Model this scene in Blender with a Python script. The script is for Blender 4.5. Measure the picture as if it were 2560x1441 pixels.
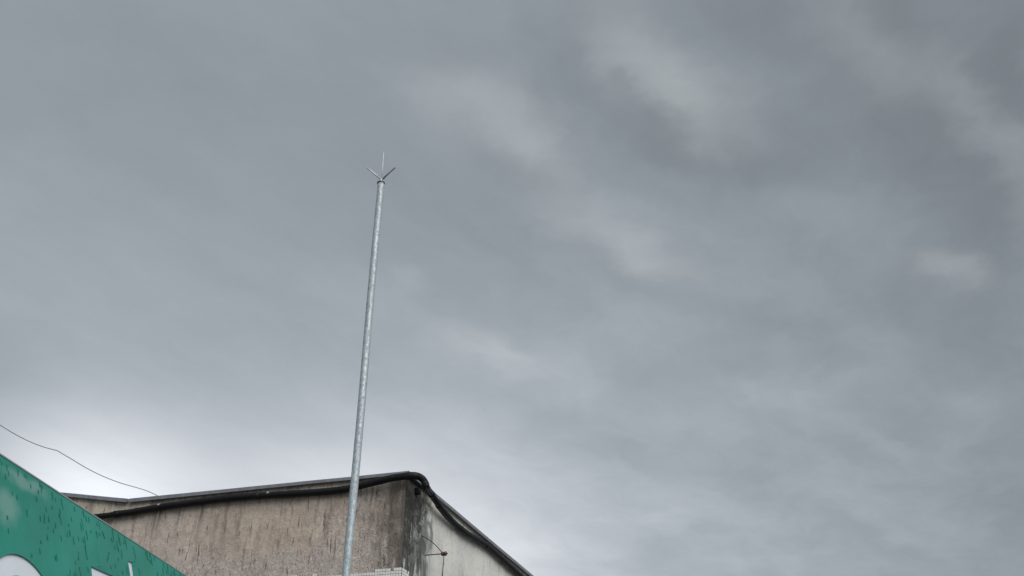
import bpy, bmesh, math, random
from mathutils import Vector, Matrix, noise, geometry

R = math.radians
random.seed(11)
scene = bpy.context.scene
col = scene.collection
for o in list(bpy.data.objects):
    bpy.data.objects.remove(o)

# ------------------------------------------------------------------ camera
W0, H0 = 2560.0, 1441.0           # size of the photograph the measurements were taken on
FPX = 2310.0                      # focal length in those pixels
PITCH = math.atan(2310 / 3940)
EYE = Vector((0, 0, 1.6))
cam = bpy.data.cameras.new('camera')
cam.sensor_width = 36.0
cam.lens = 36.0 * FPX / W0
cam.clip_end = 5000
camo = bpy.data.objects.new('camera', cam)
camo.location = EYE
camo.rotation_euler = (math.pi / 2 + PITCH, 0, 0)
col.objects.link(camo)
scene.camera = camo
CP, SP = math.cos(PITCH), math.sin(PITCH)


def ray(px, py):
    x, y = px - W0 / 2, H0 / 2 - py
    return Vector((x, FPX * CP - y * SP, FPX * SP + y * CP))


def on_plane(px, py, p0, n):
    r = ray(px, py)
    return EYE + r * ((Vector(p0) - EYE).dot(n) / r.dot(n))


def at_forward(px, py, fwd):
    r = ray(px, py)
    return EYE + r * (fwd / r.y)


# ------------------------------------------------------------------ node helper
class G:
    def __init__(self, tree):
        self.t = tree
        self.n = tree.nodes
        self.l = tree.links

    def put(self, sock, v):
        if isinstance(v, bpy.types.NodeSocket):
            self.l.new(v, sock)
        elif isinstance(v, (tuple, list, Vector)):
            v = tuple(v)
            if sock.type == 'RGBA' and len(v) == 3:
                v = v + (1,)
            sock.default_value = v
        else:
            sock.default_value = v

    def math(self, op, a, b=0.0, c=None, clamp=False):
        n = self.n.new('ShaderNodeMath')
        n.operation = op
        n.use_clamp = clamp
        self.put(n.inputs[0], a)
        self.put(n.inputs[1], b)
        if c is not None:
            self.put(n.inputs[2], c)
        return n.outputs[0]

    def vmath(self, op, a, b=(0, 0, 0), out=0):
        n = self.n.new('ShaderNodeVectorMath')
        n.operation = op
        self.put(n.inputs[0], a)
        if op == 'SCALE':
            self.put(n.inputs['Scale'], b)
        else:
            self.put(n.inputs[1], b)
        return n.outputs[out]

    def sep(self, v):
        n = self.n.new('ShaderNodeSeparateXYZ')
        self.put(n.inputs[0], v)
        return n.outputs

    def comb(self, x=0.0, y=0.0, z=0.0):
        n = self.n.new('ShaderNodeCombineXYZ')
        for i, v in enumerate((x, y, z)):
            self.put(n.inputs[i], v)
        return n.outputs[0]

    def noise(self, vec, scale=1.0, detail=3.0, rough=0.5, dist=0.0, color=False):
        n = self.n.new('ShaderNodeTexNoise')
        self.put(n.inputs['Vector'], vec)
        n.inputs['Scale'].default_value = scale
        n.inputs['Detail'].default_value = detail
        n.inputs['Roughness'].default_value = rough
        n.inputs['Distortion'].default_value = dist
        return n.outputs[1 if color else 0]

    def voronoi(self, vec, scale=1.0, feature='F1', out=0):
        n = self.n.new('ShaderNodeTexVoronoi')
        n.feature = feature
        self.put(n.inputs['Vector'], vec)
        n.inputs['Scale'].default_value = scale
        return n.outputs[out]

    def mapr(self, v, a, b, c=0.0, d=1.0, smooth=True):
        n = self.n.new('ShaderNodeMapRange')
        n.interpolation_type = 'SMOOTHSTEP' if smooth else 'LINEAR'
        self.put(n.inputs[0], v)
        for i, x in enumerate((a, b, c, d)):
            self.put(n.inputs[i + 1], x)
        return n.outputs[0]

    def mix(self, f, a, b):
        n = self.n.new('ShaderNodeMix')
        n.data_type = 'RGBA'
        self.put(n.inputs[0], f)
        self.put(n.inputs[6], a)
        self.put(n.inputs[7], b)
        return n.outputs[2]

    def bump(self, h, strength=0.3, distance=0.01):
        n = self.n.new('ShaderNodeBump')
        n.inputs['Strength'].default_value = strength
        n.inputs['Distance'].default_value = distance
        self.put(n.inputs['Height'], h)
        return n.outputs[0]

    def coord(self, which='Object'):
        return self.n.new('ShaderNodeTexCoord').outputs[which]


def mat(name):
    m = bpy.data.materials.new(name)
    m.use_nodes = True
    g = G(m.node_tree)
    b = g.n['Principled BSDF']
    return m, g, b


# ------------------------------------------------------------------ sky
SUN_EL, SUN_AZ = R(40), R(146)     # azimuth clockwise from the view direction (+y): behind, to the right
STRENGTH = 0.1
EXPOSURE = 0.87                     # the phone exposed for the walls in the shade of the cloud
world = bpy.data.worlds.new('World')
scene.world = world
world.use_nodes = True
g = G(world.node_tree)
bg = g.n['Background']
bg.inputs['Strength'].default_value = STRENGTH
sky = g.n.new('ShaderNodeTexSky')
sky.sky_type = 'NISHITA'
sky.sun_disc = False
sky.sun_elevation = SUN_EL
sky.sun_rotation = SUN_AZ
dirv = g.vmath('NORMALIZE', g.coord('Generated'))
ds = g.sep(dirv)
ZC = 0.12                           # the cloud sheet is curved: never quite reaches the horizon
zc = g.math('ADD', g.math('MAXIMUM', ds[2], 0.0), ZC)
P = g.comb(g.math('DIVIDE', ds[0], zc), g.math('DIVIDE', ds[1], zc), 0.0)   # place on the cloud sheet


def cloud_xy(px, py):
    d = ray(px, py).normalized()
    return Vector((d.x / (d.z + ZC), d.y / (d.z + ZC)))


warp = g.noise(P, 3.2, 4, 0.55, 0, True)
warp = g.vmath('SCALE', g.vmath('SUBTRACT', warp, (0.5, 0.5, 0.5)), 0.13)
Pw = g.vmath('ADD', P, warp)
warp2 = g.noise(P, 11.0, 5, 0.6, 0, True)
Pw = g.vmath('ADD', Pw, g.vmath('SCALE', g.vmath('SUBTRACT', warp2, (0.5, 0.5, 0.5)), 0.085))

# broad light of the overcast: lobes around directions (brightening where the cloud thins)
BASE = 0.388
LOBES = [  # px, py, k (1/sigma^2), amount
    (190, 1335, 190.0, 0.62),
    (849, 1700, 56.8, 0.944),
    (2625, 400, 3.32, -0.142),
    (1658, 1397, 18.0, 0.138),
]
lum = None
for px, py, k, a in LOBES:
    c = ray(px, py).normalized()
    dt = g.vmath('DOT_PRODUCT', dirv, tuple(c), 1)
    e = g.math('EXPONENT', g.math('MULTIPLY', g.math('SUBTRACT', dt, 1.0), k))
    lum = g.math('MULTIPLY_ADD', e, a, BASE if lum is None else lum)

# cloud banks: centre, half axis along, half width across, amount (log brightness)
BANKS = [
    ((1630, 200), (130, 150), 50, .22), ((1775, 275), (130, 60), 50, .15), ((1810, 380), (8, 32), 16, .06),
    ((1290, 320), (130, 75), 55, .19), ((1110, 300), (70, 85), 50, .13), ((1420, 420), (120, 50), 40, .06), ((1500, 565), (140, 95), 42, .16),
    ((1640, 655), (130, 50), 36, .12), ((2360, 690), (85, 25), 28, .22), ((2150, 95), (90, 90), 55, .13),
    ((2290, 185), (130, 30), 50, .15), ((2445, 300), (60, 80), 48, .14), ((2505, 470), (25, 120), 36, .13),
    ((1990, 530), (140, 20), 36, .09), ((1010, 690), (40, 25), 22, .10), ((880, 730), (140, 25), 40, .06),
    ((1210, 870), (120, 40), 30, .12), ((1420, 960), (160, 60), 36, .06), ((2400, 1000), (60, 20), 30, .08), ((1930, 880), (40, 60), 24, .05),
    ((2310, 370), (110, 80), 75, -.16), ((2440, 570), (50, 120), 65, -.17), ((1555, 275), (160, 115), 42, -.11),
    ((1760, 385), (200, 60), 55, -.09), ((2250, 85), (80, 60), 45, -.08), ((2540, 190), (30, 110), 50, -.14),
    ((1250, 405), (130, 50), 34, -.11), ((1470, 110), (50, 120), 55, -.06), ((1900, 70), (170, 90), 60, -.09),
    ((2400, 800), (200, 60), 70, -.05), ((1470, 620), (130, 80), 32, -.05), ((960, 160), (160, 60), 60, -.04),
    ((1700, 1130), (260, 110), 40, -.05), ((1420, 1090), (220, 90), 36, -.06), ((1600, 1200), (260, 90), 30, .05),
    ((2450, 1300), (200, 90), 60, -.05), ((100, 720), (420, 60), 110, .10), ((250, 190), (520, 60), 150, -.08),
]
# sheet texture, drawn out along the wind, stronger overhead to the right than in the even cloud on the left
ps = g.sep(Pw)
wa, wb = math.cos(R(52)), math.sin(R(52))
along = g.math('MULTIPLY_ADD', ps[0], wa, g.math('MULTIPLY', ps[1], wb))
across = g.math('MULTIPLY_ADD', ps[0], -wb, g.math('MULTIPLY', ps[1], wa))
Pa = g.comb(g.math('MULTIPLY', along, 0.62), across, 0.0)
amp = g.mapr(ds[0], -0.35, 0.25, 0.45, 1.0)
n_a = g.math('MULTIPLY', g.math('SUBTRACT', g.noise(Pw, 1.9, 5, 0.5, 0.25), 0.5), 0.22)
n_b = g.math('MULTIPLY', g.math('SUBTRACT', g.noise(Pa, 4.4, 6, 0.56, 0.5), 0.5), 0.46)
n_c = g.math('MULTIPLY', g.math('SUBTRACT', g.noise(Pa, 11.0, 6, 0.6, 0.3), 0.5), 0.20)
logl = g.math('MULTIPLY', g.math('ADD', n_a, g.math('ADD', n_b, n_c)), amp)
logl = g.math('MULTIPLY_ADD', g.math('SUBTRACT', g.noise(P, 95.0, 3, 0.6), 0.5), 0.030, logl)
warm = None
for c, ax, wd, a in BANKS:
    L = math.hypot(*ax)
    wd = wd * 1.45
    ax = (ax[0] * 1.1, ax[1] * 1.1)
    L = math.hypot(*ax)
    n2 = (-ax[1] / L * wd, ax[0] / L * wd)
    p0 = cloud_xy(*c)
    a1 = (cloud_xy(c[0] + ax[0], c[1] + ax[1]) - cloud_xy(c[0] - ax[0], c[1] - ax[1])) / 2
    b1 = (cloud_xy(c[0] + n2[0], c[1] + n2[1]) - cloud_xy(c[0] - n2[0], c[1] - n2[1])) / 2
    det = a1.x * b1.y - a1.y * b1.x
    r1 = (b1.y / det, -b1.x / det, 0)
    r2 = (-a1.y / det, a1.x / det, 0)
    dv_ = g.vmath('SUBTRACT', Pw, (p0.x, p0.y, 0))
    u_ = g.vmath('DOT_PRODUCT', dv_, r1, 1)
    v_ = g.vmath('DOT_PRODUCT', dv_, r2, 1)
    q = g.math('MULTIPLY_ADD', u_, u_, g.math('MULTIPLY', v_, v_))
    e = g.math('EXPONENT', g.math('MULTIPLY', g.math('POWER', q, 1.3), -0.85))
    logl = g.math('MULTIPLY_ADD', e, a * 1.0, logl)
    if a > 0.11:
        warm = g.math('MULTIPLY', e, a * 4) if warm is None else g.math('MULTIPLY_ADD', e, a * 4, warm)
lum = g.math('MULTIPLY', lum, g.math('EXPONENT', logl))
tint = g.mix(g.mapr(lum, 0.25, 0.75), (0.885, 1.0, 1.085), (0.965, 1.0, 1.055))
tint = g.mix(g.math('MULTIPLY', warm, 0.38, clamp=True), tint, (0.955, 1.012, 1.02))
cloud = g.vmath('SCALE', tint, g.math('MULTIPLY', lum, 1.0 / STRENGTH / 2 ** EXPOSURE))
# a hint of the clear sky above still comes through the cover
colr = g.mix(0.97, sky.outputs[0], cloud)
g.l.new(colr, bg.inputs['Color'])

sl = bpy.data.lights.new('sun', 'SUN')
sl.energy = 1.5
sl.angle = R(50)
sl.color = (1.0, 0.975, 0.94)
so = bpy.data.objects.new('sun', sl)
sd = Vector((math.sin(SUN_AZ) * math.cos(SUN_EL), math.cos(SUN_AZ) * math.cos(SUN_EL), math.sin(SUN_EL)))
so.rotation_euler = sd.to_track_quat('Z', 'Y').to_euler()
so.location = sd * 60
col.objects.link(so)
scene.view_settings.view_transform = 'Standard'
scene.view_settings.look = 'None'
scene.view_settings.gamma = 1
scene.view_settings.exposure = EXPOSURE
scene.view_settings.use_curve_mapping = False


# ------------------------------------------------------------------ object helpers
def link(name, me, material=None, parent=None, smooth=False):
    o = bpy.data.objects.new(name, me)
    if material is not None:
        for m in (material if isinstance(material, (list, tuple)) else [material]):
            me.materials.append(m)
    if smooth:
        me.shade_smooth()
    col.objects.link(o)
    o.parent = parent
    return o


def from_bm(name, bm, material, parent=None, smooth=False):
    me = bpy.data.meshes.new(name)
    bm.normal_update()
    bm.to_mesh(me)
    bm.free()
    return link(name, me, material, parent, smooth)


def empty(name, loc, label, cat, group=None):
    o = bpy.data.objects.new(name, None)
    o.empty_display_size = 0.2
    col.objects.link(o)
    o.location = loc
    tag(o, label, cat, group)
    return o


def tag(o, label, cat, group=None):
    o['label'] = label
    o['category'] = cat
    if group:
        o['group'] = group


def keep(o, parent):
    """parent without moving"""
    o.parent = parent
    o.matrix_parent_inverse = Matrix.Translation(parent.location).inverted()
    return o


def add_box(bm, center, ax, ay, az, sx, sy, sz, mi=0):
    """box with half sizes along three unit axes"""
    c = Vector(center)
    vs = []
    for i in (-1, 1):
        for j in (-1, 1):
            for k in (-1, 1):
                vs.append(bm.verts.new(c + ax * (sx * i) + ay * (sy * j) + az * (sz * k)))
    for f in ((0, 1, 3, 2), (4, 6, 7, 5), (0, 4, 5, 1), (2, 3, 7, 6), (0, 2, 6, 4), (1, 5, 7, 3)):
        fc = bm.faces.new([vs[i] for i in f])
        fc.material_index = mi
    return vs


def catmull(pts, per=8, radii=None):
    out, rr = [], []
    n = len(pts)
    for i in range(n - 1):
        p0, p1, p2, p3 = pts[max(i - 1, 0)], pts[i], pts[i + 1], pts[min(i + 2, n - 1)]
        for s in range(per):
            t = s / per
            out.append(0.5 * ((2 * p1) + (p2 - p0) * t + (2 * p0 - 5 * p1 + 4 * p2 - p3) * t * t
                              + (3 * p1 - p0 - 3 * p2 + p3) * t ** 3))
    out.append(pts[-1].copy())
    return out


def tube(bm, path, rad, seg=16, cap=True, jitter=0.0):
    """swept round section; rad is a number or a list along the path"""
    n = len(path)
    rings = []
    up = Vector((0, 0, 1))
    prev = None
    for i, p in enumerate(path):
        t = (path[min(i + 1, n - 1)] - path[max(i - 1, 0)]).normalized()
        if prev is None:
            a = up.cross(t)
            if a.length < 1e-3:
                a = Vector((1, 0, 0)).cross(t)
            a.normalize()
        else:
            a = (prev - t * prev.dot(t)).normalized()
        prev = a
        b = t.cross(a)
        r = rad[i] if isinstance(rad, (list, tuple)) else rad
        ring = []
        for k in range(seg):
            ang = 2 * math.pi * k / seg
            d = a * math.cos(ang) + b * math.sin(ang)
            rr = r
            if jitter:
                rr = r * (1 + jitter * noise.noise((p + d * r) * 9.0))
            ring.append(bm.verts.new(p + d * rr))
        rings.append(ring)
    for i in range(n - 1):
        for k in range(seg):
            bm.faces.new((rings[i][k], rings[i][(k + 1) % seg], rings[i + 1][(k + 1) % seg], rings[i + 1][k]))
    if cap:
        bm.faces.new(list(reversed(rings[0])))
        bm.faces.new(rings[-1])
    return rings


# ------------------------------------------------------------------ materials
def m_plain(name, color, rough=0.7, metal=0.0, var=0.25, scale=6.0, bump=0.15, bdist=0.004, spec=0.5):
    m, g, b = mat(name)
    co = g.coord()
    n = g.noise(co, scale, 5, 0.6)
    f = g.mapr(n, 0.25, 0.75, 1 - var, 1 + var, False)
    c = g.vmath('SCALE', tuple(color), f)
    g.put(b.inputs['Base Color'], c)
    b.inputs['Roughness'].default_value = rough
    b.inputs['Metallic'].default_value = metal
    b.inputs['Specular IOR Level'].default_value = spec
    if bump:
        g.put(b.inputs['Normal'], g.bump(g.noise(co, scale * 8, 4, 0.6), bump, bdist))
    return m


def m_plaster_brown():
    """old brownish lime plaster: object x runs along the wall from the corner, z is height"""
    m, g, b = mat('weathered_brown_plaster')
    co = g.coord()
    s = g.sep(co)
    u, z = s[0], s[2]
    uz = g.comb(u, 0.0, z)
    big = g.noise(uz, 0.9, 4, 0.55)
    c = g.mix(g.mapr(big, 0.32, 0.68), (0.425, 0.345, 0.288), (0.545, 0.462, 0.388))
    c = g.mix(g.mapr(u, 2.8, 5.2, 0, 0.55), c, (0.56, 0.50, 0.44))
    # paler and yellower high up under the coping, where rain does not reach
    c = g.mix(g.mapr(z, 7.08, 7.35, 0, 0.6), c, (0.60, 0.54, 0.43))
    # mauve wash lower down
    low = g.mapr(z, 6.55, 5.75)
    c = g.mix(g.math('MULTIPLY', low, 0.5), c, (0.43, 0.37, 0.345))
    # mottling
    mot = g.noise(uz, 6.5, 7, 0.68)
    c = g.mix(g.mapr(mot, 0.42, 0.70, 0, 0.45), c, (0.20, 0.165, 0.145))
    # worn, scaly zones: low on the wall and towards the corner
    near = g.mapr(u, 2.6, 0.5)
    zonef = g.math('ADD', g.math('MULTIPLY', low, 0.26), g.math('MULTIPLY', near, 0.20))
    patch = g.mapr(g.math('ADD', g.noise(uz, 1.7, 5, 0.62), zonef), 0.52, 0.74)
    fl = g.noise(uz, 9.0, 5, 0.6, 1.8)
    ridge = g.mapr(g.math('ABSOLUTE', g.math('SUBTRACT', fl, 0.5)), 0.05, 0.012)
    flake = g.math('MULTIPLY', ridge, patch)
    fl2 = g.noise(uz, 15.0, 4, 0.62, 1.2)
    c = g.mix(g.math('MULTIPLY', g.mapr(fl2, 0.50, 0.38), g.math('MULTIPLY', patch, 0.5)), c, (0.135, 0.115, 0.105))
    c = g.mix(g.math('MULTIPLY', flake, 0.85), c, (0.66, 0.61, 0.565))
    c = g.mix(g.math('MULTIPLY', g.mapr(fl2, 0.565, 0.64), g.math('MULTIPLY', patch, 0.65)), c, (0.64, 0.60, 0.56))
    # a few chips everywhere
    ch = g.noise(uz, 11.0, 3, 0.55, 0.8)
    c = g.mix(g.mapr(ch, 0.62, 0.68, 0, 0.6), c, (0.64, 0.59, 0.53))
    c = g.mix(g.mapr(ch, 0.335, 0.28, 0, 0.6), c, (0.14, 0.115, 0.10))
    # vertical runs of dirt
    w = g.math('MULTIPLY', g.math('SUBTRACT', g.noise(uz, 3.0, 3), 0.5), 0.10)
    uw = g.math('ADD', u, w)
    st = g.noise(g.comb(g.math('MULTIPLY', uw, 9.0), 0.0, g.math('MULTIPLY', z, 1.3)), 1.0, 4, 0.6)
    st2 = g.noise(g.comb(g.math('MULTIPLY', uw, 21.0), 4.0, g.math('MULTIPLY', z, 2.3)), 1.0, 3, 0.55)
    zone = g.mapr(g.noise(uz, 0.8, 2), 0.33, 0.55)
    c = g.mix(g.math('MULTIPLY', g.mapr(st, 0.52, 0.70, 0, 0.6), zone), c, (0.17, 0.14, 0.12))
    c = g.mix(g.mapr(st2, 0.60, 0.675, 0, 0.85), c, (0.10, 0.08, 0.068))
    c = g.mix(g.mapr(st2, 0.38, 0.30, 0, 0.35), c, (0.58, 0.52, 0.45))
    # long runs from the roof edge
    lr = g.noise(g.comb(g.math('MULTIPLY', uw, 4.5), 11.0, g.math('MULTIPLY', z, 0.35)), 1.0, 5, 0.66)
    lrf = g.math('MULTIPLY', g.mapr(lr, 0.51, 0.68, 0, 0.55), g.mapr(z, 5.9, 7.0, 0.15, 1.0))
    c = g.mix(lrf, c, (0.155, 0.125, 0.105))
    # soot at the building's corner, running down
    n1 = g.noise(g.comb(g.math('MULTIPLY', uw, 5.0), 0.0, g.math('MULTIPLY', z, 0.8)), 1.0, 5, 0.6)
    n2 = g.noise(uz, 4.0, 5, 0.65)
    gr = g.math('SUBTRACT', g.math('MULTIPLY_ADD', n1, 0.9, g.math('MULTIPLY', n2, 0.5)), g.math('MULTIPLY', u, 0.46))
    c = g.mix(g.mapr(gr, 0.28, 0.72, 0, 0.82), c, (0.085, 0.073, 0.064))
    # drip stain below the second pipe clip
    du = g.math('SUBTRACT', u, 5.42)
    dr = g.math('EXPONENT', g.math('MULTIPLY', g.math('MULTIPLY', du, du), -55.0))
    dr = g.math('MULTIPLY', dr, g.mapr(z, 6.55, 7.15))
    dr = g.math('MULTIPLY', dr, g.mapr(g.noise(g.comb(g.math('MULTIPLY', u, 9.0), 0.0, z), 1.0, 3), 0.3, 0.6))
    c = g.mix(g.math('MULTIPLY', dr, 0.8), c, (0.09, 0.075, 0.062))
    g.put(b.inputs['Base Color'], c)
    b.inputs['Roughness'].default_value = 0.92
    b.inputs['Specular IOR Level'].default_value = 0.25
    h = g.math('MULTIPLY_ADD', mot, 1.0, g.math('MULTIPLY', flake, 0.5))
    h = g.math('MULTIPLY_ADD', fl2, 0.5, h)
    g.put(b.inputs['Normal'], g.bump(h, 0.7, 0.03))
    return m


def m_plaster_pale():
    """pale grey render with black algae running down near the corner"""
    m, g, b = mat('pale_mouldy_render')
    co = g.coord()
    s = g.sep(co)
    u, z = s[0], s[2]
    uz = g.comb(u, 0.0, z)
    big = g.noise(uz, 0.55, 4, 0.55)
    c = g.mix(g.mapr(big, 0.33, 0.66), (0.57, 0.57, 0.54), (0.71, 0.70, 0.655))
    # cleaner strip under the eave
    c = g.mix(g.mapr(z, 7.05, 7.4, 0, 0.7), c, (0.72, 0.67, 0.56))
    sn = g.noise(g.comb(g.math('MULTIPLY', u, 2.6), 2.0, g.math('MULTIPLY', z, 0.7)), 1.0, 5, 0.6)
    c = g.mix(g.mapr(sn, 0.48, 0.74, 0, 0.5), c, (0.30, 0.32, 0.30))
    c = g.mix(g.mapr(z, 6.5, 5.3, 0, 0.6), c, (0.36, 0.375, 0.355))
    # algae
    w = g.math('MULTIPLY', g.math('SUBTRACT', g.noise(uz, 2.5, 4), 0.5), 0.30)
    uw = g.math('ADD', u, w)
    a1 = g.noise(g.comb(g.math('MULTIPLY', uw, 2.6), 0.0, g.math('MULTIPLY', z, 1.1)), 1.0, 6, 0.66)
    al = g.math('SUBTRACT', g.math('MULTIPLY', a1, 2.0), g.math('MULTIPLY', u, 0.50))
    al = g.math('ADD', al, g.math('MULTIPLY', g.mapr(z, 6.5, 7.2), g.mapr(u, 0.7, 0.0, 0, 0.45)))
    c = g.mix(g.mapr(al, 0.22, 0.50, 0, 0.78), c, (0.12, 0.13, 0.12))
    c = g.mix(g.mapr(al, 0.50, 0.88, 0, 0.92), c, (0.045, 0.046, 0.042))
    # washed pale runs inside the algae
    a2 = g.noise(g.comb(g.math('MULTIPLY', uw, 5.0), 7.0, g.math('MULTIPLY', z, 1.0)), 1.0, 5, 0.66)
    near = g.math('MULTIPLY', g.mapr(u, 1.7, 0.3), g.mapr(g.math('ADD', u, g.math('MULTIPLY', z, -0.25)), -1.75, -1.35))
    c = g.mix(g.math('MULTIPLY', g.mapr(a2, 0.555, 0.61, 0, 0.9), near), c, (0.56, 0.57, 0.53))
    a3 = g.noise(g.comb(g.math('MULTIPLY', u, 4.5), 3.0, g.math('MULTIPLY', z, 3.0)), 1.0, 6, 0.7)
    c = g.mix(g.math('MULTIPLY', g.mapr(a3, 0.54, 0.62, 0, 0.9), near), c, (0.04, 0.04, 0.037))
    # blotchy black growth high on the corner
    bl = g.noise(g.comb(g.math('MULTIPLY', u, 3.2), 15.0, g.math('MULTIPLY', z, 4.5)), 1.0, 7, 0.74, 0.6)
    hi = g.math('SUBTRACT', g.mapr(z, 5.6, 7.1, 0.10, 0.30), g.math('MULTIPLY', u, 0.20))
    c = g.mix(g.mapr(g.math('ADD', bl, hi), 0.56, 0.68, 0, 0.88), c, (0.045, 0.045, 0.041))
    # round damp spot by the wire, and one drip line
    for (cu, cz, ru, rz) in ((0.98, 6.33, 0.30, 0.16), (1.12, 5.75, 0.10, 0.5)):
        q = g.vmath('DIVIDE', g.vmath('SUBTRACT', g.comb(uw, 0.0, g.math('ADD', z, w)), (cu, 0, cz)), (ru, 1, rz))
        c = g.mix(g.mapr(g.vmath('LENGTH', q, out=1), 1.15, 0.55, 0, 0.8), c, (0.105, 0.11, 0.10))
    g.put(b.inputs['Base Color'], c)
    b.inputs['Roughness'].default_value = 0.9
    b.inputs['Specular IOR Level'].default_value = 0.25
    fine = g.noise(g.comb(g.math('MULTIPLY', u, 7.0), 5.0, g.math('MULTIPLY', z, 9.0)), 1.0, 6, 0.72)
    c2 = g.mix(g.mapr(fine, 0.50, 0.70, 0, 0.38), c, (0.25, 0.26, 0.245))
    drip = g.noise(g.comb(g.math('MULTIPLY', u, 6.5), 9.0, g.math('MULTIPLY', z, 0.9)), 1.0, 4, 0.6)
    c2 = g.mix(g.mapr(drip, 0.60, 0.70, 0, 0.5), c2, (0.22, 0.23, 0.215))
    g.put(b.inputs['Base Color'], c2)
    g.put(b.inputs['Normal'], g.bump(g.noise(uz, 14.0, 6, 0.65), 0.5, 0.02))
    return m


def m_galvanised():
    m, g, b = mat('galvanised_steel')
    co = g.coord()
    v = g.voronoi(g.vmath('ADD', g.vmath('MULTIPLY', co, (1, 1, 0.55)), g.vmath('SCALE', g.noise(co, 16, 3, 0.5, 0, True), 0.05)), 55.0, out=1)
    spangle = g.sep(v)[0]
    n = g.noise(g.vmath('MULTIPLY', co, (1, 1, 0.5)), 22.0, 6, 0.7, 0.8)
    f = g.math('ADD', g.math('MULTIPLY', spangle, 0.35), g.math('MULTIPLY', n, 0.9))
    c = g.mix(g.mapr(f, 0.35, 0.85), (0.31, 0.345, 0.37), (0.47, 0.53, 0.555))
    g.put(b.inputs['Base Color'], c)
    b.inputs['Metallic'].default_value = 0.35
    g.put(b.inputs['Roughness'], g.mapr(f, 0.35, 0.85, 0.68, 0.5))
    b.inputs['Specular IOR Level'].default_value = 0.3
    g.put(b.inputs['Normal'], g.bump(n, 0.25, 0.006))
    return m


def m_sign_green():
    m, g, b = mat('wet_green_sign_sheet')
    co = g.coord()                      # object x: along the sign, y: down the sheet
    s = g.sep(co)
    xy = g.comb(s[0], s[1], 0.0)
    n = g.noise(xy, 1.3, 3, 0.5)
    c = g.mix(g.mapr(n, 0.3, 0.7), (0.010, 0.195, 0.138), (0.020, 0.26, 0.198))
    run = g.noise(g.comb(g.math('MULTIPLY', s[0], 22.0), g.math('MULTIPLY', s[1], 0.7), 0.0), 1.0, 3, 0.5)
    c = g.mix(g.mapr(run, 0.60, 0.74, 0, 0.25), c, (0.085, 0.30, 0.245))
    # pale ragged blotches mixed into the green at set spots
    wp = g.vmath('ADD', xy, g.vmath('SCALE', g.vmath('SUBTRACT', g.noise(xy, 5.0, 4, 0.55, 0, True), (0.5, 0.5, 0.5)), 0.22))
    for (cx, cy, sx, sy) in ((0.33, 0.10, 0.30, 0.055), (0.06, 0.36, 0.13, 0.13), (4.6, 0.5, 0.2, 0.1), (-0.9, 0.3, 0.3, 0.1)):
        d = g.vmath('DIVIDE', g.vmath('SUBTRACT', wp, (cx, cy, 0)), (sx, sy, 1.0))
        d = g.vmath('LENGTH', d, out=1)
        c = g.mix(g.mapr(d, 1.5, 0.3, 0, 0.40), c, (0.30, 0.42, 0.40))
    g.put(b.inputs['Base Color'], c)
    b.inputs['Roughness'].default_value = 0.3
    b.inputs['Specular IOR Level'].default_value = 0.3
    g.put(b.inputs['Normal'], g.bump(g.noise(xy, 7.0, 3), 0.06, 0.01))
    return m


MB = m_plaster_brown()
MP = m_plaster_pale()
M_COPING = m_plain('zinc_grey_coping', (0.205, 0.212, 0.235), 0.55, 0.25, 0.28, 9.0, 0.1)
M_ROOF = m_plain('roof_felt', (0.10, 0.10, 0.10), 0.9, 0, 0.3, 1.5)
M_PIPE = m_plain('black_foam_lagging', (0.0075, 0.0077, 0.0088), 0.5, 0, 0.5, 7.0, 0.35, 0.006, 0.22)
M_TAPE = m_plain('black_tape', (0.005, 0.005, 0.0055), 0.45, 0, 0.3, 12.0, 0.15, 0.004, 0.25)
M_CLIP = m_plain('dull_clip_steel', (0.42, 0.44, 0.45), 0.45, 0.5, 0.3, 20.0)
M_RUST = m_plain('rusty_clip', (0.20, 0.13, 0.11), 0.7, 0.2, 0.4, 25.0)
M_GALV = m_galvanised()
M_BRIGHT = m_plain('bright_steel', (0.60, 0.62, 0.64), 0.55, 0.4, 0.1, 10.0, 0.0)
M_GREYSTEEL = m_plain('dark_steel', (0.085, 0.09, 0.10), 0.55, 0.3, 0.2, 15.0, 0.0)
M_TILE = m_plain('white_mosaic_tile', (0.70, 0.70, 0.68), 0.3, 0, 0.22, 4.0, 0.0)
M_GROUT = m_plain('dirty_grout', (0.16, 0.155, 0.15), 0.95, 0, 0.3, 20.0)
M_WIRE = m_plain('grey_wire', (0.20, 0.20, 0.205), 0.6, 0.0, 0.2, 10.0, 0.0)
M_WIREB = m_plain('dark_wire', (0.035, 0.034, 0.033), 0.6, 0.0, 0.2, 10.0, 0.0)
M_INSUL = m_plain('brown_porcelain', (0.075, 0.030, 0.026), 0.3, 0.0, 0.3, 20.0, 0.0)
M_IRON = m_plain('rusty_iron', (0.055, 0.045, 0.040), 0.75, 0.2, 0.4, 25.0)
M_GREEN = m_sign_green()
M_DROP = m_plain('water_drop', (0.009, 0.125, 0.094), 0.3, 0, 0.2, 8.0, 0.0, 0.004, 0.2)
M_ACRYL = m_plain('white_acrylic', (0.66, 0.70, 0.75), 0.3, 0, 0.06, 2.0, 0.0)
M_TRIM = m_plain('dull_aluminium_trim', (0.30, 0.32, 0.30), 0.5, 0.3, 0.25, 9.0)
M_SHOP = m_plain('grey_render', (0.34, 0.33, 0.31), 0.9, 0, 0.2, 1.2)
M_CONC = m_plain('concrete', (0.30, 0.29, 0.275), 0.9, 0, 0.25, 2.0)
M_GROUND = m_plain('wet_asphalt_ground', (0.085, 0.085, 0.085), 0.6, 0, 0.3, 0.6)

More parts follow.
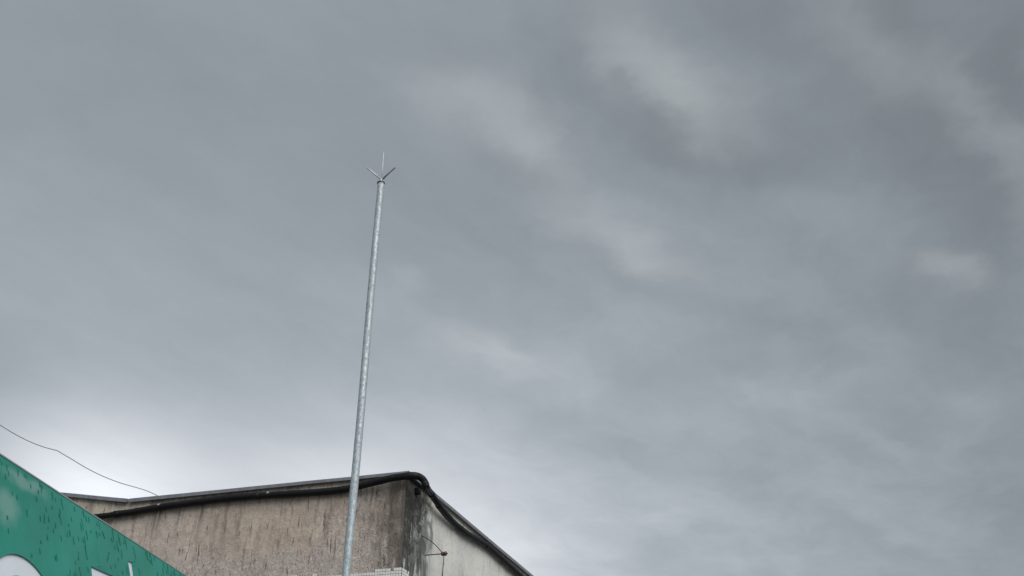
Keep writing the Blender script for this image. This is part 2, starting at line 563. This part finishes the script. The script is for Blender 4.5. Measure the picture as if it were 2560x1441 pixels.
# ------------------------------------------------------------------ ground
bm = bmesh.new()
vs = [bm.verts.new(p) for p in ((-900, -900, 0), (900, -900, 0), (900, 900, 0), (-900, 900, 0))]
bm.faces.new(vs)
o = from_bm('ground', bm, M_GROUND)
o['kind'] = 'structure'

# ------------------------------------------------------------------ corner building
Z = Vector((0, 0, 1))
cc = at_forward(1023, 1177, 17.0)
HB = cc.z                                  # top of the coping


def at_height(px, py, z):
    r = ray(px, py)
    return EYE + r * ((z - EYE.z) / r.z)


crr = at_height(1336, 1441, HB)
ci = at_height(321, 1247, HB)              # joint where the coping starts to climb
for v in (cc, ci, crr):
    v.z = 0
dL = (ci - cc).normalized()
dR = (crr - cc).normalized()
nL = Vector((-dL.y, dL.x, 0))
if nL.y > 0: nL = -nL
nR = Vector((dR.y, -dR.x, 0))
UJ = (ci - cc).length
cl = on_plane(150, 1231, cc, nL)
SLOPE = (cl.z - HB) / ((cl - cc).dot(dL) - UJ)     # climb of the left-hand coping
endL = cc + dL * (UJ + 4.5)
endR = cc + dR * 14.0


def meet(p, d, q, e):
    det = d.x * (-e.y) - (-e.x) * d.y
    r = q - p
    t = (r.x * (-e.y) - (-e.x) * r.y) / det
    return p + d * t


def offset_corner(off):
    """wall line moved inwards by off: left end, joint, corner, right end"""
    c = meet(cc - nL * off, dL, cc - nR * off, dR)
    return endL - nL * off, ci - nL * off, c, endR - nR * off


OV = 0.085
CH = 0.066                                 # height of the coping's face at the corner
w3, wi, wc, wr = offset_corner(OV)
bld = empty('corner_building', (wc.x, wc.y, 0), 'weathered brown and pale plaster building with grey coping and white mosaic tiles', 'building')
ZTOP = HB - CH + 0.02


def top_at(p):
    return max(0.0, (p - cc).dot(dL) - UJ) * SLOPE


def wall(name, p, q, material, du, dz=0.062):
    """plastered wall sheet from p to q, object x along it, slightly uneven"""
    L = (q - p).length
    d = (q - p) / L
    nu, nz = max(2, int(L / du)), int(ZTOP / dz)
    me = bpy.data.meshes.new(name)
    n = Vector((d.y, -d.x, 0))
    M = Matrix(((d.x, -d.y, 0, p.x), (d.y, d.x, 0, p.y), (0, 0, 1, 0), (0, 0, 0, 1)))
    Mi = M.inverted()
    verts, faces = [], []
    for j in range(nz + 1):
        for i in range(nu + 1):
            w = p + d * (L * i / nu)
            w = w + Z * ((ZTOP + top_at(w)) * j / nz)
            k = noise.noise_vector(w * 2.2) * 0.012 + noise.noise_vector(w * 9.0) * 0.006
            verts.append(Mi @ (w + k))
    for j in range(nz):
        for i in range(nu):
            a = j * (nu + 1) + i
            faces.append((a, a + 1, a + nu + 2, a + nu + 1))
    me.from_pydata(verts, [], faces)
    me.update()
    o = link(name, me, material, None, True)
    o.matrix_world = M
    keep(o, bld)
    return o


wall('wall', wc, w3, MB, 0.06)['label'] = 'brown streaked plaster wall behind the pole'
wall('wall', wc, wr, MP, 0.07)['label'] = 'pale grey rendered side wall with black mould'

# back and roof, closing the volume
bk1 = w3 + Vector((2.0, 9.0, 0))
bk2 = wr + Vector((-3.0, 2.0, 0))
bm = bmesh.new()
low = [bm.verts.new(v) for v in (w3, bk1, bk2, wr)]
top = [bm.verts.new(v + Z * ZTOP) for v in (w3, bk1, bk2, wr)]
for i in range(3):
    bm.faces.new((low[i], low[i + 1], top[i + 1], top[i]))
keep(from_bm('rear_wall', bm, M_SHOP), bld)
i3, ii, ic, ir = offset_corner(0.30)
bm = bmesh.new()
pts = [i3, ii, ic, ir, bk2, bk1]
vb = [bm.verts.new(v + Z * (HB - 0.16)) for v in pts]
bm.faces.new(vb)
keep(from_bm('roof', bm, M_ROOF), bld)

# coping lengths, mitred, with an open joint
outer = offset_corner(0.0)
inner = offset_corner(0.36)


CH0 = CH


def coping(p0, p1, q0, q1, gap0, gap1):
    """p outer edge, q inner edge"""
    d = (p1 - p0).normalized()
    p0 = p0 + d * gap0; q0 = q0 + d * gap0
    p1 = p1 - d * gap1; q1 = q1 - d * gap1
    bm = bmesh.new()
    n = 40
    rows = []
    inw = (q0 - p0)
    inw = (inw - d * inw.dot(d)).normalized()
    for i in range(n + 1):
        t = i / n
        a = p0.lerp(p1, t); b = q0.lerp(q1, t)
        wv = noise.noise(a * 0.9) * 0.005 + top_at(a)
        CH = CH0 + 0.018 * min(1, (a - cc).length / 6)
        prof = [(a + inw * 0.006, HB - CH), (a, HB - CH + .006), (a, HB - 0.006), (a + inw * 0.006, HB), (b, HB + 0.012), (b, HB - CH - .03),
                (a + inw * (OV + 0.03), HB - CH - .03), (a + inw * (OV + 0.03), HB - CH + .022), (a + inw * 0.012, HB - CH + .014)]
        rows.append([bm.verts.new(v + Z * (z + wv)) for v, z in prof])
    m = len(rows[0])
    for i in range(n):
        for k in range(m):
            bm.faces.new((rows[i][k], rows[i][(k + 1) % m], rows[i + 1][(k + 1) % m], rows[i + 1][k]))
    bm.faces.new(rows[0]); bm.faces.new(list(reversed(rows[-1])))
    bmesh.ops.recalc_face_normals(bm, faces=bm.faces[:])
    return keep(from_bm('coping', bm, M_COPING), bld)


coping(outer[1], outer[2], inner[1], inner[2], 0.012, 0.002)
coping(outer[2], outer[3], inner[2], inner[3], 0.002, 0.0)
coping(outer[0], outer[1], inner[0], inner[1], 0.0, 0.035)

# mosaic tiles below the plaster, proud of the wall
PITCH_T, TS, TD = 0.0525, 0.0465, 0.012
tz = on_plane(1001, 1419, wc + nL * 0.02, nL).z     # top of the highest row


def tile_band(p, d, n, ncol, nrow, top_rule, z_top):
    bm = bmesh.new()
    bg_ = bmesh.new()
    for r in range(nrow):
        for c in range(ncol):
            if not top_rule(c, r):
                continue
            jit = random.uniform(-.0008, .0008)
            ctr = p + d * (c * PITCH_T + PITCH_T / 2 + jit) + Z * (z_top - r * PITCH_T - PITCH_T / 2 + random.uniform(-.0008, .0008))
            x, y = d * (TS / 2), Z * (TS / 2)
            o1 = n * (0.024 + random.uniform(-.001, .001))
            f = [bm.verts.new(ctr + sx * x * .97 + sy * y * .97 + o1) for sx, sy in ((-1, -1), (1, -1), (1, 1), (-1, 1))]
            bk = [bm.verts.new(ctr + sx * x + sy * y + n * 0.010) for sx, sy in ((-1, -1), (1, -1), (1, 1), (-1, 1))]
            bm.faces.new(f)
            for k in range(4):
                bm.faces.new((f[k], bk[k], bk[(k + 1) % 4], f[(k + 1) % 4]))
            q = [bg_.verts.new(ctr + sx * d * PITCH_T / 2 + sy * Z * PITCH_T / 2 + n * 0.0175) for sx, sy in ((-1, -1), (1, -1), (1, 1), (-1, 1))]
            bg_.faces.new(q)
    bmesh.ops.remove_doubles(bg_, verts=bg_.verts[:], dist=0.0005)
    bmesh.ops.recalc_face_normals(bm, faces=bm.faces[:])
    g_ = bg_.faces[:]
    ex = bmesh.ops.extrude_face_region(bg_, geom=g_)
    bmesh.ops.translate(bg_, vec=-n * 0.03, verts=[v for v in ex['geom'] if isinstance(v, bmesh.types.BMVert)])
    t = keep(from_bm('mosaic_tiles', bm, M_TILE), bld)
    t['kind'] = 'stuff'
    gr = keep(from_bm('grout_bed', bg_, M_GROUT), bld)
    return t


def col_at(px):
    return (on_plane(px, 1436, wc + nL * 0.02, nL) - wc).dot(dL) / PITCH_T


FRAG = [(col_at(793), col_at(779)), (col_at(746), col_at(720)), (col_at(690), col_at(640))]


def left_rule(c, r):
    if r == 0:
        return (c < 10 and c != 3) or any(a <= c <= b for a, b in FRAG)
    if r == 1:
        return c not in (37, 38, 39, 52, 53)
    return True


NL = int((wi - wc).length / PITCH_T)
tile_band(wc - dL * 0.02, dL, nL, NL, int(tz / PITCH_T) - 2, left_rule, tz)
tile_band(wc + dR * 0.006 + nR * 0.002, dR, nR, 6, int(tz / PITCH_T) - 2, lambda c, r: r > 0 or c != 4, tz)

# dark bracket stump under the coping by the corner
bm = bmesh.new()
bp = on_plane(1043, 1229, wc + nR * 0.03, nR)
add_box(bm, bp, dR, nR, Z, 0.06, 0.05, 0.055)
bmesh.ops.bevel(bm, geom=bm.edges[:], offset=0.008, segments=1)
keep(from_bm('bracket', bm, M_TAPE), bld)

# ------------------------------------------------------------------ lagged pipe under the coping
RP = 0.0675
left_px = [(90, 1312), (180, 1301), (241, 1292.5), (271, 1289), (291, 1286), (332, 1280.5), (392, 1269.5), (453, 1261), (514, 1253), (560, 1247), (620, 1242),
           (681, 1238), (762, 1233), (822, 1228.5), (873, 1222), (900, 1215.5), (941, 1205), (981, 1195.5), (1008, 1191.5)]
corner_px = [(1034, 1189.5), (1050, 1193.5), (1060, 1203), (1066, 1216)]
right_px = [(1077, 1233), (1093, 1258), (1110, 1281), (1137, 1310), (1164, 1332), (1190, 1348), (1215, 1363), (1241, 1385), (1270, 1411.5), (1303, 1441), (1345, 1479), (1400, 1527)]
nb = (nL + nR).normalized()
pp = []
for px, py in left_px:
    t = min(max((px - 860) / 130, 0), 1)
    pp.append(on_plane(px, py, wc + nL * (0.086 + 0.085 * t), nL))
for px, py in corner_px:
    pp.append(on_plane(px, py, cc + nb * 0.11, nb))
for px, py in right_px:
    t = 1 - min(max((px - 1077) / 60, 0), 1)
    pp.append(on_plane(px, py, wc + nR * (0.088 + 0.075 * t), nR))
# carry on along both walls beyond the measured stretch
PRE = [pp[0] + dL * 2.6 - Z * 0.25, pp[0] + dL * 1.2 - Z * 0.1]
POST = [pp[-1] + dR * 2.2 + Z * 0.02, pp[-1] + dR * max(2.6, (wr - wc).length - 0.4 - (pp[-1] - wc).dot(dR)) + Z * 0.03]
path = catmull(PRE + pp + POST, 8)
pipe = empty('lagged_pipe', (wc.x, wc.y, 0), 'thick black lagged pipe clipped under the coping and bent round the corner', 'pipe')


def idx(px):
    pxs = [p[0] for p in left_px + corner_px + right_px]
    for i in range(len(pxs) - 1):
        if pxs[i] <= px <= pxs[i + 1]:
            return int(round((i + len(PRE) + (px - pxs[i]) / (pxs[i + 1] - pxs[i])) * 8))
    return len(path) - 1


cuts = [(90, 288, .90), (288, 640, 1.0), (640, 985, 1.0), (985, 1065, 1.0), (1064, 1079, .86), (1078, 1099, .95), (1097, 1214, 1.03), (1213, 1400, 1.03)]
for a, b_, k in cuts:
    i, j = idx(a), idx(b_)
    if a == 90: i = 0
    if b_ == 1400: j = len(path) - 1
    seg = path[i:j + 1]
    rad = []
    for s in range(len(seg)):
        e = min(s, len(seg) - 1 - s)
        rad.append(RP * k * (0.95 if e == 0 else 1.0) * (1 + 0.06 * noise.noise(seg[s] * 3.0) + 0.04 * noise.noise(seg[s] * 11.0)))
    bm = bmesh.new()
    tube(bm, seg, rad, 20, True, 0.05)
    keep(from_bm('lagging_sleeve', bm, M_PIPE, None, True), pipe)
# taped joints
for px, wd, k in ((292, 2, 1.07), (1064.5, 1, 1.06), (1079, 1, 1.05), (1098, 1, 1.10), (1214, 1, 1.09), (640, 1, 1.025), (985, 1, 1.03)):
    i = idx(px)
    seg = path[max(i - wd, 0):i + wd + 1]
    if len(seg) > 2 and px > 900:
        m_ = seg[len(seg) // 2]
        seg = [m_.lerp(seg[0], 0.45), m_, m_.lerp(seg[-1], 0.45)]
    bm = bmesh.new()
    tube(bm, seg, [RP * k * .985] + [RP * k] * (len(seg) - 2) + [RP * k * .985], 20, True, 0.03)
    keep(from_bm('tape_band', bm, M_TAPE, None, True), pipe)


def clip(px, material, span=(18, 118)):
    i = idx(px)
    c = path[i]
    t = (path[i + 1] - path[i - 1]).normalized()
    out = nL - t * nL.dot(t)
    out.normalize()
    upv = t.cross(out)
    if upv.z < 0: upv = -upv
    bm = bmesh.new()
    rows = []
    for s in range(11):
        a = R(span[0] + (span[1] - span[0]) * s / 10)
        d = out * math.cos(a) + upv * math.sin(a)
        rows.append([bm.verts.new(c + d * r_ + t * w_) for r_, w_ in ((RP * 1.03, -.024), (RP * 1.10, -.024), (RP * 1.10, .024), (RP * 1.03, .024))])
    for s in range(10):
        for k in range(4):
            bm.faces.new((rows[s][k], rows[s][(k + 1) % 4], rows[s + 1][(k + 1) % 4], rows[s + 1][k]))
    bm.faces.new(rows[0]); bm.faces.new(rows[-1])
    # tab screwed to the wall
    dl = out * math.cos(R(span[1])) + upv * math.sin(R(span[1]))
    add_box(bm, c - nL * 0.072 + upv * RP * 1.12, t, nL, upv, .024, .008, .022)
    bmesh.ops.recalc_face_normals(bm, faces=bm.faces[:])
    keep(from_bm('pipe_clip', bm, material), pipe)


clip(402, M_CLIP)
clip(675, M_CLIP)
clip(914, M_RUST, (62, 120))

# ------------------------------------------------------------------ insulator on the side wall
base = on_plane(1063, 1388.5, wc + nR * 0.0, nR)
tipd = nR
k = 0.0
# length so that the end stands at x = 1104 px
for s in range(200):
    p = base + nR * (s * 0.004)
    q = p - EYE
    dep = q.y * CP + q.z * SP
    if W0 / 2 + FPX * q.x / dep > 1110:
        break
tip = base + nR * (s * 0.004)
ins = empty('insulator_bracket', base, 'small brown porcelain insulator on an iron rod sticking out of the pale wall', 'insulator')
bm = bmesh.new()
tube(bm, [base - nR * 0.05, base + nR * 0.05, tip + nR * 0.03], 0.0105, 10)
keep(from_bm('rod', bm, M_IRON, None, True), ins)
bm = bmesh.new()
ax = nR
prof = [(-.052, .018), (-.05, .038), (-.03, .043), (-.022, .043), (-.012, .034), (.004, .032), (.012, .043), (.022, .045), (.04, .043), (.05, .034), (.054, .02)]
tube(bm, [tip + ax * a for a, r_ in prof], [r_ * .98 for a, r_ in prof], 18)
keep(from_bm('insulator', bm, M_INSUL, None, True), ins)
bm = bmesh.new()
tube(bm, [tip + ax * .05, tip + ax * .058, tip + ax * .072], [.016, .016, .012], 8)
keep(from_bm('nut', bm, M_IRON), ins)

pt = []
for (px, py), off in zip(((1054, 1339.5), (1063, 1344), (1074, 1351), (1085, 1360), (1096, 1371), (1107, 1384)), (0.0, .05, .11, .18, .25, .33)):
    pt.append(on_plane(px, py, base + nR * off, nR))
bm = bmesh.new()
tube(bm, catmull(pt, 5), 0.0085, 8)
o = from_bm('wall_wire', bm, M_WIREB, None, True)
tag(o, 'thin dark wire curving from the mouldy wall down to the brown insulator', 'wire')
L_ = (tip - base).length
pt = [on_plane(px, py, base + nR * (L_ * kk), nR) for (px, py, kk) in ((1110, 1389, 1.0), (1109.3, 1400, .99), (1107.6, 1420, .97), (1106, 1441, .95), (1103, 1480, .9))]
bm = bmesh.new()
pt.append(Vector((pt[-1].x - .05, pt[-1].y + .05, 2.6)))
tube(bm, catmull(pt, 5), 0.0085, 8)
o = from_bm('wall_wire', bm, M_WIREB, None, True)
tag(o, 'thin dark wire hanging straight down below the brown insulator', 'wire')

# ------------------------------------------------------------------ lightning rod mast
PF = 12.0
topp = at_forward(952.5, 459, PF)
mx = topp.x
RM = 0.054
mast = empty('lightning_rod', (mx, PF, 0), 'tall galvanised steel lightning rod mast with three pronged tip in front of building', 'lightning rod')
zt = topp.z
bm = bmesh.new()
n = 120
mp = [Vector((mx + 0.004 * math.sin(i * .11), PF, 0.02 + (zt - 0.02) * i / n)) for i in range(n + 1)]
tube(bm, mp, RM, 28, True, 0.012)
keep(from_bm('pole', bm, M_GALV, None, True), mast)
bm = bmesh.new()
tube(bm, [Vector((mx, PF, zt - .008)), Vector((mx, PF, zt - .004)), Vector((mx, PF, zt + .012)), Vector((mx, PF, zt + .016))], [.060, .0635, .0635, .058], 28)
keep(from_bm('cap', bm, M_GREYSTEEL), mast)
bm = bmesh.new()
tube(bm, [Vector((mx + .006, PF, zt + z_)) for z_ in (.014, .03, .036, .07, .085, .09)], [.040, .034, .023, .023, .021, .012], 20)
keep(from_bm('neck', bm, M_BRIGHT, None, True), mast)
bm = bmesh.new()
tube(bm, [Vector((mx + .02, PF - .02, zt + .066)), Vector((mx + .045, PF - .035, zt + .066)), Vector((mx + .052, PF - .04, zt + .066))], [.008, .008, .011], 8)
keep(from_bm('set_screw', bm, M_GREYSTEEL), mast)
hub = Vector((mx + .006, PF, zt + .078))
sp_t = at_forward(959.5, 379, PF)
bm = bmesh.new()
tube(bm, [hub, hub.lerp(sp_t, .5), hub.lerp(sp_t, .93), sp_t], [.006, .006, .005, .002], 10)
keep(from_bm('spike', bm, M_BRIGHT, None, True), mast)
for (px, py), fw, m_ in (((917, 419.5), PF - .10, M_BRIGHT), ((987.5, 420), PF + .06, M_GREYSTEEL)):
    e = at_forward(px, py, fw)
    bm = bmesh.new()
    tube(bm, [hub - Z * .012, hub.lerp(e, .5), e], [.0125, .0125, .0115], 12)
    keep(from_bm('prong', bm, m_, None, True), mast)
bm = bmesh.new()
add_box(bm, (mx, PF, .012), Vector((1, 0, 0)), Vector((0, 1, 0)), Z, .18, .18, .01)
keep(from_bm('base_plate', bm, M_GALV), mast)

# ------------------------------------------------------------------ shop sign
s0 = at_forward(0, 1137, 6.0)
s1 = at_height(465, 1441, s0.z)
su = (s1 - s0).normalized()
sh = Vector((su.y, -su.x, 0))
TILT = R(18)
sw = (sh * math.sin(TILT) - Z * math.cos(TILT)).normalized()      # down the sheet
sn = (sh * math.cos(TILT) + Z * math.sin(TILT)).normalized()      # outwards
MS = Matrix(((su.x, sw.x, sn.x, s0.x), (su.y, sw.y, sn.y, s0.y), (su.z, sw.z, sn.z, s0.z), (0, 0, 0, 1)))
sign = bpy.data.objects.new('shop_sign', None)
col.objects.link(sign)
sign.matrix_world = MS
tag(sign, 'slanted green sign board wet with raindrops and cut out white letters', 'sign')
U0, U1, V1 = -2.4, 6.4, 1.55


def ellipse(cx, cy, rx, ry, n=56):
    return [(cx + rx * math.cos(2 * math.pi * i / n), cy + ry * math.sin(2 * math.pi * i / n)) for i in range(n)]


O_OUT = ellipse(.245, 1.01, .435, .35)
O_IN = ellipse(.245, 1.01, .30, .205)
BAR = [(1.296, .459), (1.70, .441), (1.70, .62), (1.46, .64), (1.46, 1.14), (1.30, 1.16)]
STROKE = [(2.035, .222), (2.135, .210), (2.150, .42), (2.16, .62), (2.072, .64), (2.066, .43)]
HOLES = [O_OUT, BAR, STROKE]


def inside(p, poly):
    r = False
    j = len(poly) - 1
    for i in range(len(poly)):
        if (poly[i][1] > p[1]) != (poly[j][1] > p[1]) and p[0] < (poly[j][0] - poly[i][0]) * (p[1] - poly[i][1]) / (poly[j][1] - poly[i][1]) + poly[i][0]:
            r = not r
        j = i
    return r


def in_hole(p):
    if inside(p, O_IN):
        return False
    return any(inside(p, h) for h in HOLES)


def sheet_z(u, v):
    """oil-canning of the thin sheet"""
    e = min(1, v / .08)
    return (0.007 * noise.noise(Vector((u * 1.1, v * 1.5, 3))) + 0.004 * noise.noise(Vector((u * 3.2 + v * 1.5, v * 1.6, 9)))
            + 0.0035 * math.exp(-((u - 1.43 - .04 * v) / .02) ** 2)) * e


verts2, edges2 = [], []
for poly in HOLES + [O_IN]:
    b0 = len(verts2)
    verts2 += [Vector(p) for p in poly]
    edges2 += [(b0 + i, b0 + (i + 1) % len(poly)) for i in range(len(poly))]
n_b = len(verts2)
nu, nv = 176, 26
for i in range(nu + 1):
    for j in range(nv + 1):
        p = (U0 + (U1 - U0) * i / nu, V1 * j / nv)
        if all(min((p[0] - q.x) ** 2 + (p[1] - q.y) ** 2 for q in verts2[:n_b]) > .0004 for _ in (0,)):
            verts2.append(Vector(p))
cv, ce, cf, _, _, _ = geometry.delaunay_2d_cdt(verts2, edges2, [], 0, 1e-5)
bm = bmesh.new()
bvs = [bm.verts.new((p.x, p.y, sheet_z(p.x, p.y))) for p in cv]
for f in cf:
    c = sum((cv[i] for i in f), Vector((0, 0))) / len(f)
    if not in_hole((c.x, c.y)):
        bm.faces.new([bvs[i] for i in f])
for v in [v for v in bm.verts if not v.link_faces]:
    bm.verts.remove(v)
bmesh.ops.recalc_face_normals(bm, faces=bm.faces[:])
if bm.faces[0].normal.z < 0:
    bmesh.ops.reverse_faces(bm, faces=bm.faces[:])
ex = bmesh.ops.extrude_face_region(bm, geom=bm.faces[:])
bmesh.ops.translate(bm, vec=(0, 0, -0.010), verts=[v for v in ex['geom'] if isinstance(v, bmesh.types.BMVert)])
bmesh.ops.recalc_face_normals(bm, faces=bm.faces[:])
me = bpy.data.meshes.new('panel')
bm.to_mesh(me); bm.free()
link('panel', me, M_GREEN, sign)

# white acrylic let in behind the cut-outs
for poly, hole in ((O_OUT, O_IN), (BAR, None), (STROKE, None)):
    cx = sum(p[0] for p in poly) / len(poly); cy = sum(p[1] for p in poly) / len(poly)
    big = [(p[0] + math.copysign(.03, p[0] - cx), p[1] + math.copysign(.03, p[1] - cy)) for p in poly] if hole else [
        (min(p[0] for p in poly) - .03, min(p[1] for p in poly) - .03), (max(p[0] for p in poly) + .03, min(p[1] for p in poly) - .03),
        (max(p[0] for p in poly) + .03, max(p[1] for p in poly) + .03), (min(p[0] for p in poly) - .03, max(p[1] for p in poly) + .03)]
    bm = bmesh.new()
    f = bm.faces.new([bm.verts.new((p[0], p[1], -0.0135 + sheet_z(cx, cy))) for p in big])
    bmesh.ops.triangulate(bm, faces=[f])
    ex = bmesh.ops.extrude_face_region(bm, geom=bm.faces[:])
    bmesh.ops.translate(bm, vec=(0, 0, -0.006), verts=[v for v in ex['geom'] if isinstance(v, bmesh.types.BMVert)])
    bmesh.ops.recalc_face_normals(bm, faces=bm.faces[:])
    me = bpy.data.meshes.new('letter')
    bm.to_mesh(me); bm.free()
    link('letter', me, M_ACRYL, sign)

# box behind the sheet and a thin trim along its upper edge
bm = bmesh.new()
X, Y = Vector((1, 0, 0)), Vector((0, 1, 0))
add_box(bm, ((U0 + U1) / 2, V1 / 2 + .01, -.13), X, Y, Z, (U1 - U0) / 2 - .01, V1 / 2 - .02, .085)
me = bpy.data.meshes.new('box'); bm.to_mesh(me); bm.free()
link('sign_box', me, M_TRIM, sign)
bm = bmesh.new()
add_box(bm, ((U0 + U1) / 2, -.003, -.018), X, Y, Z, (U1 - U0) / 2, .006, .022)
bmesh.ops.bevel(bm, geom=bm.edges[:], offset=.002, segments=1)
me = bpy.data.meshes.new('trim'); bm.to_mesh(me); bm.free()
link('trim', me, M_TRIM, sign)

# raindrops running down the sheet
bm = bmesh.new()
cnt = 0
while cnt < 580:
    u = random.uniform(U0, U1)
    v = 0.02 + 0.95 * random.random() ** 1.7
    dens = 0.06 + 0.94 * max(0, noise.noise(Vector((u * 2.4, v * 3.0, 5))) + .45)
    if u > 0.6: dens *= 1.35
    if random.random() > dens or in_hole((u, v)) or in_hole((u, v + .05)):
        continue
    cnt += 1
    ln = random.choice((.012, .016, .02, .02, .026, .034, .05)) * random.uniform(.8, 1.15)
    if v < ln + .012:
        v = ln + .012
    wd = random.uniform(.0055, .0100) * (0.8 if ln > .03 else 1)
    ht = wd * .45
    zz = sheet_z(u, v) + .0006
    lean = random.uniform(-.05, .32) * min(1, max(.1, u + .2))
    rows = []
    for s in range(6):
        t = s / 5
        w_ = wd * (.25 + .75 * math.sin(math.pi * min(1, .12 + t * .80)))
        cxx, cyy = u + lean * ln * t * 2 + random.uniform(-.0012, .0012), v + ln * 2 * t - ln
        zc_ = sheet_z(cxx, cyy) + .0006
        rows.append([bm.verts.new((cxx + w_ * k, cyy, zc_ + ht * h)) for k, h in ((-1, 0), (-.6, .75), (0, 1), (.6, .75), (1, 0))])
    for s in range(5):
        for k in range(4):
            bm.faces.new((rows[s][k], rows[s][k + 1], rows[s + 1][k + 1], rows[s + 1][k]))
bmesh.ops.recalc_face_normals(bm, faces=bm.faces[:])
me = bpy.data.meshes.new('raindrops'); bm.to_mesh(me); bm.free()
o = link('raindrops', me, M_DROP, sign, True)
o['kind'] = 'stuff'

# low shop the sign is fixed to (all below the sign's upper edge)
shop = empty('low_shop', (s0.x - 3.0, s0.y + 2, 0), 'low grey rendered shop carrying the slanted green sign', 'shop')
bm = bmesh.new()
bx = s0 + su * ((U0 + U1) / 2) - sh * 2.6
add_box(bm, (bx.x, bx.y, 1.75), su, sh, Z, (U1 - U0) / 2, 2.35, 1.75)
keep(from_bm('wall', bm, M_SHOP), shop)
bm = bmesh.new()
add_box(bm, (bx.x, bx.y, 3.53), su, sh, Z, (U1 - U0) / 2 + .05, 2.38, .03)
keep(from_bm('roof', bm, M_ROOF), shop)

# ------------------------------------------------------------------ wire in the air
wp1 = [(-620, 640), (-300, 868), (-120, 985), (0, 1063), (36, 1085), (72, 1103.5), (108, 1117.5), (143, 1127)]
wp2 = [(143, 1127), (180, 1149), (215, 1170), (255, 1190), (300, 1207.5), (345, 1220.5), (372, 1229.5), (396, 1241)]
fw1 = [13.2, 14.4, 15.2, 15.8, 16.0, 16.2, 16.4, 16.6]
fw2 = [16.6, 17.0, 17.4, 17.8, 18.2, 18.6, 18.85, 19.05]
w_a = catmull([at_forward(x, y, f) for (x, y), f in zip(wp1, fw1)], 6)
w_b = catmull([at_forward(x, y, f) for (x, y), f in zip(wp2, fw2)], 6)
ew = w_b[-1]
w_b += [ew + Vector((.12, .1, -.06))]
bm = bmesh.new()
tube(bm, w_a + w_b[1:], 0.0075, 8)
o = from_bm('overhead_wire', bm, M_WIRE, None, True)
tag(o, 'thin sagging overhead wire with a kink, running to the grey coping', 'wire')
